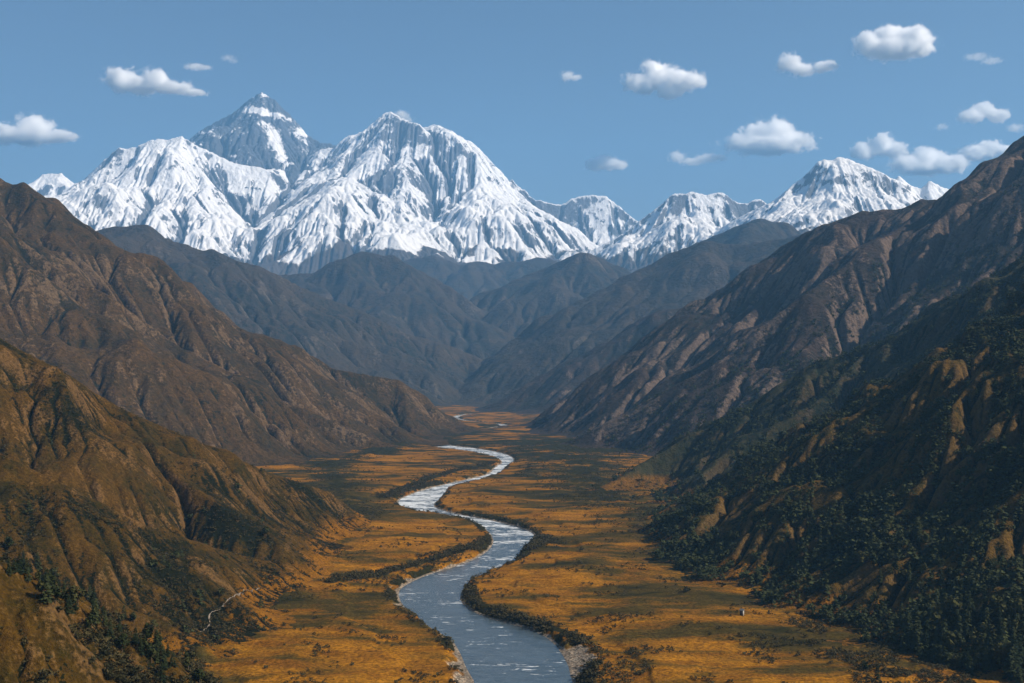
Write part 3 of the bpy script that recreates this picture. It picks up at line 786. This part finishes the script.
def build_plants():
    rng = np.random.default_rng(5)
    con = leaf_mat('conifer_needles', (.012, .020, .008), (.042, .050, .018))
    brd = leaf_mat('broad_leaves', (.020, .027, .008), (.060, .058, .018))
    shb = leaf_mat('shrub_leaves', (.020, .021, .009), (.062, .050, .020))
    brk = leaf_mat('bark', (.05, .035, .022), (.09, .065, .045))
    def proto(kind, k):
        h = 1.0; w = {'conifer': .20, 'clump': .34}[kind] * (1 + .18 * (k % 3 - 1))
        co, fc = leaf_fan(rng, kind, 230 if kind == 'conifer' else 210, h, w)
        mat = con if kind == 'conifer' else brd
        cr = raw_mesh('crown', co, fc, mat, False, link=False).data
        tc, tf = trunk_geo(.9 if kind == 'conifer' else .6, .022 if kind == 'conifer' else .03, rng.normal(0, .04))
        tr = raw_mesh('trunk', tc, tf, brk, True, link=False).data
        return cr, tr
    cons = [proto('conifer', k) for k in range(7)]
    brds = [proto('clump', k) for k in range(6)]
    shr = []
    for k in range(6):
        co, fc = leaf_fan(rng, 'clump', 110, 1., .5 + .1 * (k % 3), 1.6)
        shr.append(raw_mesh('shrub', co, fc, shb, False, link=False).data)
    for lst in (cons, brds):
        for a, b_ in lst: pass
    def tree(p, h, kind, label, group=None):
        nm = 'conifer' if kind == 'conifer' else 'leafy_tree'
        cat = 'conifer' if kind == 'conifer' else 'tree'
        cr, tr = (cons if kind == 'conifer' else brds)[rng.integers(7 if kind == 'conifer' else 6)]
        e = bpy.data.objects.new(nm, None); col.objects.link(e)
        e.location = (p[0], p[1], p[2] - .1 - .02 * h); e.rotation_euler = (rng.normal(0, .03), rng.normal(0, .03), rng.uniform(0, 6.28))
        q = rng.uniform(.85, 1.2); e.scale = (h * q, h * q, h)
        tag(e, label, cat, group)
        for n_, me in (('trunk', tr), ('crown', cr)):
            o = bpy.data.objects.new(n_, me); col.objects.link(o); o.parent = e
        return e
    def shrub(p, s, label, group=None):
        o = bpy.data.objects.new('shrub', shr[rng.integers(6)]); col.objects.link(o)
        o.location = (p[0], p[1], p[2] - .12 * s); o.rotation_euler = (0, 0, rng.uniform(0, 6.28))
        q = rng.uniform(1, 1.5); o.scale = (s * q, s * q, s)
        tag(o, label, 'shrub', group)
        return o
    C, T = 'conifer', 'clump'
    named = [
        (47, 603, 27, C, 'tallest dark conifer of the line climbing the hollow at lower left'),
        (68, 615, 21, C, 'slim conifer just below the tallest one in the left hollow'),
        (95, 627, 26, C, 'tall conifer in the middle of the left hollow line'),
        (110, 641, 21, C, 'conifer right of the middle tall one in the left hollow'),
        (26, 575, 17, C, 'upper small conifer near the left edge above the hollow line'),
        (8, 550, 15, T, 'rounded dark tree at the left edge, highest of the hollow trees'),
        (220, 598, 11, T, 'lone rounded dark tree standing above the pale winding footpath'),
        (134, 625, 12, T, 'lone bushy tree on the left slope, left of the footpath'),
        (153, 632, 12, T, 'second bushy tree on the left slope, nearer the footpath'),
        (266, 537, 11, T, 'single dark tree low on the left slope by the flat meadow'),
        (864, 671, 12, T, 'small round topped tree on the golden meadow at the bottom right'),
        (877, 680, 15, C, 'small pointed tree beside the round one on the bottom right meadow'),
        (940, 589, 24, C, 'single tall conifer standing apart above the lower right stand'),
        (1017, 594, 38, C, 'large dark conifer at the right edge above the stand'),
        (757, 579, 14, C, 'slim conifer at the foot of the near right slope, above the little hut'),
        (881, 637, 15, T, 'broad dark tree left of the lower right conifer stand'),
        (862, 628, 13, C, 'small conifer left of the broad tree near the lower right stand'),
        (917, 640, 28, C, 'leftmost conifer of the lower right stand'),
        (1002, 664, 42, C, 'tallest conifer in the lower right stand'),
        (1014, 676, 38, C, 'big conifer in the bottom right corner of the picture'),
        (798, 589, 11, C, 'little conifer on the hummocky ground right of the hut'),
    ]
    arr = cast([n[0] for n in named], [n[1] for n in named])
    taken = []
    for n_, p in zip(named, arr):
        if np.isnan(p[0]): continue
        h = n_[2] * p[1] / F
        tree(p, h, n_[3], n_[4]); taken.append(p)
    # trees of the two stands that look alike
    def region(cnt, fx, label, group, hs, kinds):
        pp = np.array([fx() for _ in range(cnt)])
        q = cast(pp[:, 0], pp[:, 1]); made = 0
        for (px, py), p in zip(pp, q):
            if np.isnan(p[0]): continue
            if any(np.hypot(p[0] - t[0], p[1] - t[1]) < 2.2 for t in taken): continue
            h = rng.uniform(*hs) * p[1] / F
            tree(p, h, kinds[rng.integers(len(kinds))], label, group); taken.append(p); made += 1
        return made
    def strip():
        t = rng.random(); x = 12 + 190 * t
        return x + rng.normal(0, 4), 560 + 118 * t ** .95 + rng.normal(0, 7) + 6
    region(70, strip, 'dark tree in the crowded line filling the hollow at lower left', 'trees crowded in the lower left hollow', (11, 22), [C, C, T])
    def stand():
        x = rng.uniform(908, 1036)
        return x, rng.uniform(618 + max(0, 940 - x) * .5, 655 + max(0, x - 930) * .35)
    region(95, stand, 'dark tree packed in the conifer stand at lower right', 'trees packed in the lower right stand', (17, 34), [C, C, C, T])
    def upst():
        return rng.uniform(850, 1030), rng.uniform(560, 620)
    region(26, upst, 'scattered dark tree on the terrace above the lower right stand', 'trees scattered on the right terrace', (8, 17), [C, T, T])
    # shrubs out on the meadow that stand apart
    sh = [(688, 592, 7, 'dark round shrub alone on the golden meadow, farthest left of the hut'), (695, 580, 7, 'shrub behind the lone round shrub on the right meadow'),
          (720, 587, 6, 'low shrub midway between the lone round shrub and the hut'), (740, 587, 7, 'wide shrub just above the little hut'),
          (761, 598, 9, 'big shrub right of the little hut'), (791, 600, 7, 'small round shrub on the meadow well right of the hut'),
          (820, 603, 7, 'low shrub on the hummocks between the hut and the broad tree'), (582, 552, 6, 'dark shrub on the right bank meadow near the river bend'),
          (237, 522, 5, 'small shrub on the left meadow edge under the dark slope'), (410, 547, 4, 'tiny shrub on the left meadow inside the river loop')]
    q = cast([n[0] for n in sh], [n[1] for n in sh])
    for n_, p in zip(sh, q): shrub(p, n_[2] * p[1] / F, n_[3])
    # ---- scatter over the slopes
    N = 230000
    yy = np.exp(rng.uniform(math.log(330), math.log(2500), N)); xx = rng.uniform(-.52, .52, N) * yy
    bx, by = [], []
    for b_ in BELTS:
        for _ in range(700):
            i = rng.integers(len(b_) - 1); t = rng.random(); y_ = b_[i][1] * (1 - t) + b_[i + 1][1] * t
            bx.append(b_[i][0] * (1 - t) + b_[i + 1][0] * t + rng.normal(0, 1.5 + .003 * y_)); by.append(y_ + rng.normal(0, 2 + .004 * y_))
    nb = len(bx); xx[:nb] = bx; yy[:nb] = by
    isb = np.arange(N) < nb
    hz = height(xx, yy); gz = ground_z(xx, yy)
    sd = river_sd(xx, yy)
    onslope = (hz - gz > .5) & (hz > -1.2) & (sd > 3)
    right_side = xx > 0
    clump = fbm(xx, yy, 45, 4, 203) + .5 * fbm(xx, yy, 12, 3, 207)
    vg = np.zeros(N)
    for f in FIELDS:
        if f[4] is None: continue
        zf = sample(xx, yy, f); m = zf >= hz - .01
        if m.any():
            vg[m] = sample(xx[m], yy[m], (f[0], f[1], f[2], f[4], None))
    P3 = np.stack([xx, yy, np.where(onslope, hz, gz)], 1)
    u = rng.random(N)
    d_tree = np.where(right_side, sstep(.05, .42, vg + clump * .55), .05 * sstep(.3, .7, vg + clump * .5))
    foothum = (hz < 14) & (u > .3) & (side_at(xx, yy) > .42)
    tr = onslope & (u < d_tree * np.where(right_side & (hz < 400), .30 + .22 * sstep(12, 60, hz), .3)) & (yy > 560)
    bush = (onslope & (u > .35) & (u < .35 + .65 * sstep(.1, .6, vg + clump * .5))) | (~onslope & (sd > 1.5) & (sd < 12) & (u < .8) & (clump > -.25)) | \
           (~onslope & (sd > 8) & (clump > .40) & (u < .35)) | (foothum & (clump > -.05) & (u < .85))
    bush |= isb & (sd > 1.2) & (clump > -.5)
    sa = side_at(xx, yy)
    bush |= ~onslope & (sd > 6) & (sa > .33) & (clump + .5 * sa > .30) & (u < .5)
    bush &= sd > .8
    for bx_, by_, br_ in BARS: bush &= np.hypot(xx - bx_, (yy - by_) * .75) > br_ * 1.0
    bush &= ~tr
    vis = np.zeros(N, bool); spx = CX + F * xx / yy; spy = CY - F * (P3[:, 2] - CAMZ) / yy
    cand = (tr | bush) & (spx > -70) & (spx < 1094) & (spy < 715); vis[cand] = visible(P3[cand])
    tidx = np.nonzero(tr & vis)[0]
    hgt = rng.uniform(5, 11, N) * np.where(right_side, 1, .75)
    size = hgt / yy
    tidx = tidx[np.argsort(-size[tidx])]
    near_t, far_t = tidx[:110], tidx[110:14000]
    for i in near_t:
        tree(P3[i], hgt[i], C if rng.random() < .6 else T,
             'dark tree growing in the gullies of the near right slope' if right_side[i] else 'dark tree growing in the gullies of the near left slope',
             'trees in the gullies of the near right slope' if right_side[i] else 'trees in the gullies of the near left slope')
    def merged(name, idx, srcs, hh, mat, label, cat, wide=1.):
        cos, fcs = [], []; off = 0
        for i in idx:
            c, f = srcs[rng.integers(len(srcs))]
            a = rng.uniform(0, 6.28); ca, sa = math.cos(a), math.sin(a); s_ = hh[i]
            q_ = np.empty_like(c)
            q_[:, 0] = (c[:, 0] * ca - c[:, 1] * sa) * s_ * wide + P3[i, 0]; q_[:, 1] = (c[:, 0] * sa + c[:, 1] * ca) * s_ * wide + P3[i, 1]
            q_[:, 2] = c[:, 2] * s_ + P3[i, 2] - .1 * s_
            cos.append(q_); fcs.append(f + off); off += len(c)
        if not cos: return
        o = raw_mesh(name, np.concatenate(cos), np.concatenate(fcs), mat, False)
        tag(o, label, cat, kind='stuff')
    sm_con = [leaf_fan(rng, 'conifer', 46, 1., .24, 1.5) for _ in range(6)] + [leaf_fan(rng, 'clump', 46, 1., .4, 1.6) for _ in range(5)]
    # wider leaves for the far ones so that they stay solid
    merged('forest', far_t, sm_con, hgt, con, 'dark woodland covering the right slopes', 'woodland', 1.25)
    bidx = np.nonzero(bush & vis)[0]
    bs = rng.uniform(.9, 2.6, N) * np.where(isb, 1.5, 1.)
    bidx = bidx[np.argsort(-(bs / yy)[bidx])]
    sm_sh = [leaf_fan(rng, 'clump', 26, 1., .6, 2.3) for _ in range(8)]
    for i in bidx[:285]:
        where = 'on the near left hillside' if xx[i] < -.1 * yy[i] else ('on the near right slope' if xx[i] > .1 * yy[i] else 'beside the near river')
        shrub(P3[i], bs[i] * 1.3, 'small olive shrub among many alike ' + where, 'small shrubs ' + where)
    merged('scrub', bidx[285:42000], sm_sh, bs, shb, 'low dark scrub over slopes, meadow patches and river banks', 'scrub', 1.3)

def build_hut():
    p = cast([742.], [616.])[0]
    def m_(n, c):
        m, nt, out = new_mat(n); b = NB(nt); pos = b.n('ShaderNodeTexCoord').outputs['Object']
        b.bsdf(out, b.mix(b.ramp(b.noise(pos, 2.5, 4), .3, .7), c, tuple(x * .65 for x in c)), .9, None, .1); return m
    e = bpy.data.objects.new('hut', None); col.objects.link(e); e.location = (p[0], p[1], p[2]); e.rotation_euler = (0, 0, math.radians(-28))
    e.scale = (.75, .75, .75); tag(e, 'tiny weathered hut with one wall coloured as sunlit, standing alone on the right meadow', 'hut')
    def box(name, x0, x1, y0, y1, z0, z1, mat, par=e):
        co = [(x, y, z) for z in (z0, z1) for y in (y0, y1) for x in (x0, x1)]
        fc = [(0, 2, 3, 1), (4, 5, 7, 6), (0, 1, 5, 4), (2, 6, 7, 3), (0, 4, 6, 2), (1, 3, 7, 5)]
        o = raw_mesh(name, co, fc, mat, False); o.parent = par; return o
    dark, pale = m_('weathered_planks', (.06, .045, .032)), m_('sunlit_wall_tint', (.45, .43, .39))  # pale tone puts the sun on the right-hand face into its colour
    box('wall', -1.5, 1.18, -1.5, 1.5, -1, 4.6, dark)
    w2 = box('side_wall', 1.18, 1.5, -1.5, 1.5, -1, 4.6, pale); w2['label'] = 'side wall with sunlight baked into its pale colour'
    d = box('door', -.9, .2, -1.58, -1.503, 0, 2.4, m_('door_planks', (.025, .02, .016)))
    co = [(-1.9, -1.9, 4.62), (1.9, -1.9, 4.62), (1.9, 1.9, 4.62), (-1.9, 1.9, 4.62), (-1.9, 0, 6.0), (1.9, 0, 6.0)]
    me = bpy.data.meshes.new('roof'); me.from_pydata(co, [], [(0, 1, 5, 4), (2, 3, 4, 5), (0, 4, 3), (1, 2, 5), (3, 2, 1, 0)]); me.materials.append(m_('slate', (.13, .14, .15)))
    o = bpy.data.objects.new('roof', me); col.objects.link(o); o.parent = e

def build_path(pts, width, name, label, colr):
    pp = np.array(chaikin([tuple(map(float, v)) for v in pts], 2))
    tt = np.concatenate([[0], np.cumsum(np.hypot(*np.diff(pp, axis=0).T))])
    ts = np.linspace(0, tt[-1], 260)
    q = cast(np.interp(ts, tt, pp[:, 0]), np.interp(ts, tt, pp[:, 1]))
    pl = q[~np.isnan(q[:, 0])][:, :2]
    kx = np.ones(7) / 7
    pl = np.stack([np.convolve(np.pad(pl[:, i], 3, mode='edge'), kx, 'valid') for i in (0, 1)], 1)
    seg = [pl[0]]
    for a, b in zip(pl[:-1], pl[1:]):
        L = np.hypot(*(b - a))
        if L < .05: continue
        n = max(1, int(L / .8))
        for k in range(1, n + 1): seg.append(a + (b - a) * k / n)
    pl = np.array(seg)
    tg = np.gradient(pl, axis=0); tg /= np.linalg.norm(tg, axis=1)[:, None] + 1e-9
    nr = np.stack([-tg[:, 1], tg[:, 0]], 1)
    co, fc = [], []
    wv = width * (1 + .4 * np.sin(np.arange(len(pl)) * .23))
    zc = np.array([height(pl[:, 0] + nr[:, 0] * t, pl[:, 1] + nr[:, 1] * t) for t in (-.5, 0, .5)]).max(0)
    for i in range(len(pl)):
        for k in range(4):
            t = (k / 3 - .5) * wv[i]
            x, y = pl[i] + nr[i] * t
            co.append((x, y, zc[i] + .22))
        if i:
            for k in range(3):
                a = (i - 1) * 4 + k; fc.append((a, a + 1, a + 5, a + 4))
    m, nt, out = new_mat('trodden_stone'); b = NB(nt); pos = b.n('ShaderNodeTexCoord').outputs['Object']
    b.bsdf(out, b.mix(b.ramp(b.noise(pos, .8, 4), .35, .65), colr, tuple(x * .55 for x in colr)), .95, None, .05)
    o = raw_mesh(name, co, fc, m)
    tag(o, label, 'footpath', kind='structure')

# ------------------------------------------------------------------ clouds
CLOUDS = [
    # centre px, py, distance, blobs (dx, dy, rx, ry) in px, softness, label
    (28, 132, 22000, [(-22, 2, 20, 11), (4, -5, 20, 15), (-2, 4, 34, 9), (30, 4, 20, 6)], 1., 'white cloud cut by the left edge of the sky'),
    (146, 83, 22500, [(-24, -3, 18, 13), (-5, 2, 22, 9), (10, -3, 16, 11), (24, 4, 22, 7), (48, 10, 14, 4)], .9, 'long white cloud above the left end of the snow wall'),
    (198, 67, 23000, [(-3, 0, 12, 4), (6, 0, 9, 3)], .5, 'tiny white wisp right of the long left cloud'),
    (228, 58, 23000, [(0, 0, 9, 4), (5, 2, 6, 3)], .3, 'faint smallest wisp high above the tallest peak'),
    (401, 116, 22500, [(0, 0, 10, 6), (8, 3, 6, 4)], .6, 'small puff touching the twin headed summit'),
    (570, 76, 23000, [(-2, 0, 9, 6), (6, 1, 7, 4)], .6, 'small lone puff high in the centre of the sky'),
    (664, 80, 22000, [(-22, 3, 18, 13), (-6, -6, 18, 16), (10, 2, 26, 12), (30, 0, 14, 8), (4, 12, 16, 8)], 1.1, 'large white cloud in the upper centre right of the sky'),
    (806, 65, 22500, [(-16, -2, 14, 10), (-2, 4, 16, 7), (16, 3, 14, 6), (24, -1, 7, 6)], .8, 'ragged cloud left of the highest cloud'),
    (894, 42, 22000, [(-24, 3, 18, 14), (-4, -4, 20, 15), (16, -2, 22, 14), (30, 4, 13, 12), (0, 8, 34, 9)], 1.1, 'highest big white cloud near the upper right'),
    (985, 58, 23000, [(-8, -1, 14, 4), (8, 2, 12, 4)], .35, 'thin veil of cloud right of the highest cloud'),
    (600, 164, 22500, [(-6, 1, 13, 7), (6, -2, 14, 8), (16, 1, 12, 6)], .8, 'low flat cloud above the right end of the snow wall'),
    (697, 158, 22500, [(-20, -1, 10, 7), (-4, 3, 16, 4), (10, 1, 16, 5), (24, -1, 9, 4)], .55, 'thin stretched wisp left of the flat bottomed cloud'),
    (768, 138, 22000, [(-24, 4, 20, 11), (-8, -5, 18, 14), (8, -6, 18, 14), (26, 3, 20, 10), (0, 8, 44, 8)], 1.1, 'wide flat bottomed cloud left of the right snow pyramid'),
    (982, 114, 22500, [(-12, 2, 15, 8), (2, -4, 14, 9), (14, 2, 12, 8)], .95, 'compact cloud near the right edge below the thin veil'),
    (942, 127, 23000, [(0, 0, 8, 4)], .4, 'tiny puff left of the compact right cloud'),
    (1016, 128, 23000, [(0, 0, 9, 5)], .5, 'tiny puff at the right edge under the compact cloud'),
    (879, 149, 22000, [(-14, 3, 16, 9), (4, -5, 15, 12), (14, 2, 13, 10)], 1., 'left cloud of the pair over the right snow pyramid'),
    (930, 161, 22300, [(-22, 3, 18, 10), (-2, -3, 20, 11), (18, 2, 20, 10), (0, 7, 36, 6)], 1., 'right cloud of the pair over the small sharp summits'),
    (988, 152, 22600, [(-14, 1, 17, 9), (4, -3, 17, 10), (20, 1, 15, 9)], 1., 'cloud half hidden by the ridge at the right edge'),
]
def build_clouds():
    for ci, (px, py, d, blobs, soft, label) in enumerate(CLOUDS):
        c0 = P(px, py, d); s = d / F
        bl = [(dx * s, rnd * s, -dy * s, rx * s, rx * s * .8, ry * s) for (dx, dy, rx, ry), rnd in zip(blobs, [0, 3, -3, 2, -2])]
        x0 = min(b[0] - b[3] * 1.6 for b in bl); x1 = max(b[0] + b[3] * 1.6 for b in bl)
        z0 = min(b[2] - b[5] * 1.7 for b in bl); z1 = max(b[2] + b[5] * 1.7 for b in bl)
        yr = max(b[4] for b in bl) * 1.7
        # a rounded hull around the cloud's puffs
        co, fc = [], []
        nu, nv = 20, 10
        for j in range(nv + 1):
            th = math.pi * j / nv
            for i in range(nu):
                a = 2 * math.pi * i / nu
                v = [math.sin(th) * math.cos(a), math.sin(th) * math.sin(a), math.cos(th)]
                v = [math.copysign(abs(t) ** .6, t) for t in v]
                co.append(((x0 + x1) / 2 + v[0] * (x1 - x0) / 2, v[1] * yr, (z0 + z1) / 2 + v[2] * (z1 - z0) / 2))
        for j in range(nv):
            for i in range(nu):
                fc.append((j * nu + i, (j + 1) * nu + i, (j + 1) * nu + (i + 1) % nu, j * nu + (i + 1) % nu))
        m, nt, out = new_mat('cloud_vapour'); b = NB(nt)
        pos = b.n('ShaderNodeTexCoord').outputs['Object']
        R = sum(q[5] for q in bl) / len(bl)
        off = b.n('ShaderNodeVectorMath', operation='ADD'); b.link(pos, off.inputs[0]); off.inputs[1].default_value = (ci * 7919., ci * 3313., 0)
        n1 = b.noise(off.outputs[0], 1 / (R * 1.1), 9, .68, .3)
        best = None
        for q in bl:
            sub = b.n('ShaderNodeVectorMath', operation='SUBTRACT'); b.link(pos, sub.inputs[0]); sub.inputs[1].default_value = q[:3]
            dv = b.n('ShaderNodeVectorMath', operation='DIVIDE'); b.link(sub.outputs[0], dv.inputs[0]); dv.inputs[1].default_value = q[3:]
            ln = b.n('ShaderNodeVectorMath', operation='LENGTH'); b.link(dv.outputs[0], ln.inputs[0])
            f = b.math('SUBTRACT', 1., ln.outputs['Value'])
            best = f if best is None else b.math('SMOOTH_MAX', best, f)
            if best is not f: best.node.inputs[2].default_value = .25
        v = b.math('ADD', best, b.math('MULTIPLY', b.math('SUBTRACT', n1, .52), 2.6))
        dens = b.math('MULTIPLY', b.ramp(v, -.02, .55), (.03 * soft * soft))
        vol = b.n('ShaderNodeVolumePrincipled'); vol.inputs['Color'].default_value = (1, 1, 1, 1)
        vol.inputs['Anisotropy'].default_value = .0
        b.link(dens, vol.inputs['Density']); nt.links.new(vol.outputs[0], out.inputs['Volume'])
        o = raw_mesh('cloud', co, fc, m, True); o.location = c0
        tag(o, label, 'cloud', 'fair weather clouds')

build_path([(200, 634.5), (211, 627), (208, 615), (221, 611), (229, 600), (238, 595), (253, 592), (263, 589)], .75, 'footpath',
           'pale winding footpath at the foot of the dark left slope', (.34, .28, .22))
build_hut()
build_plants()
build_clouds()
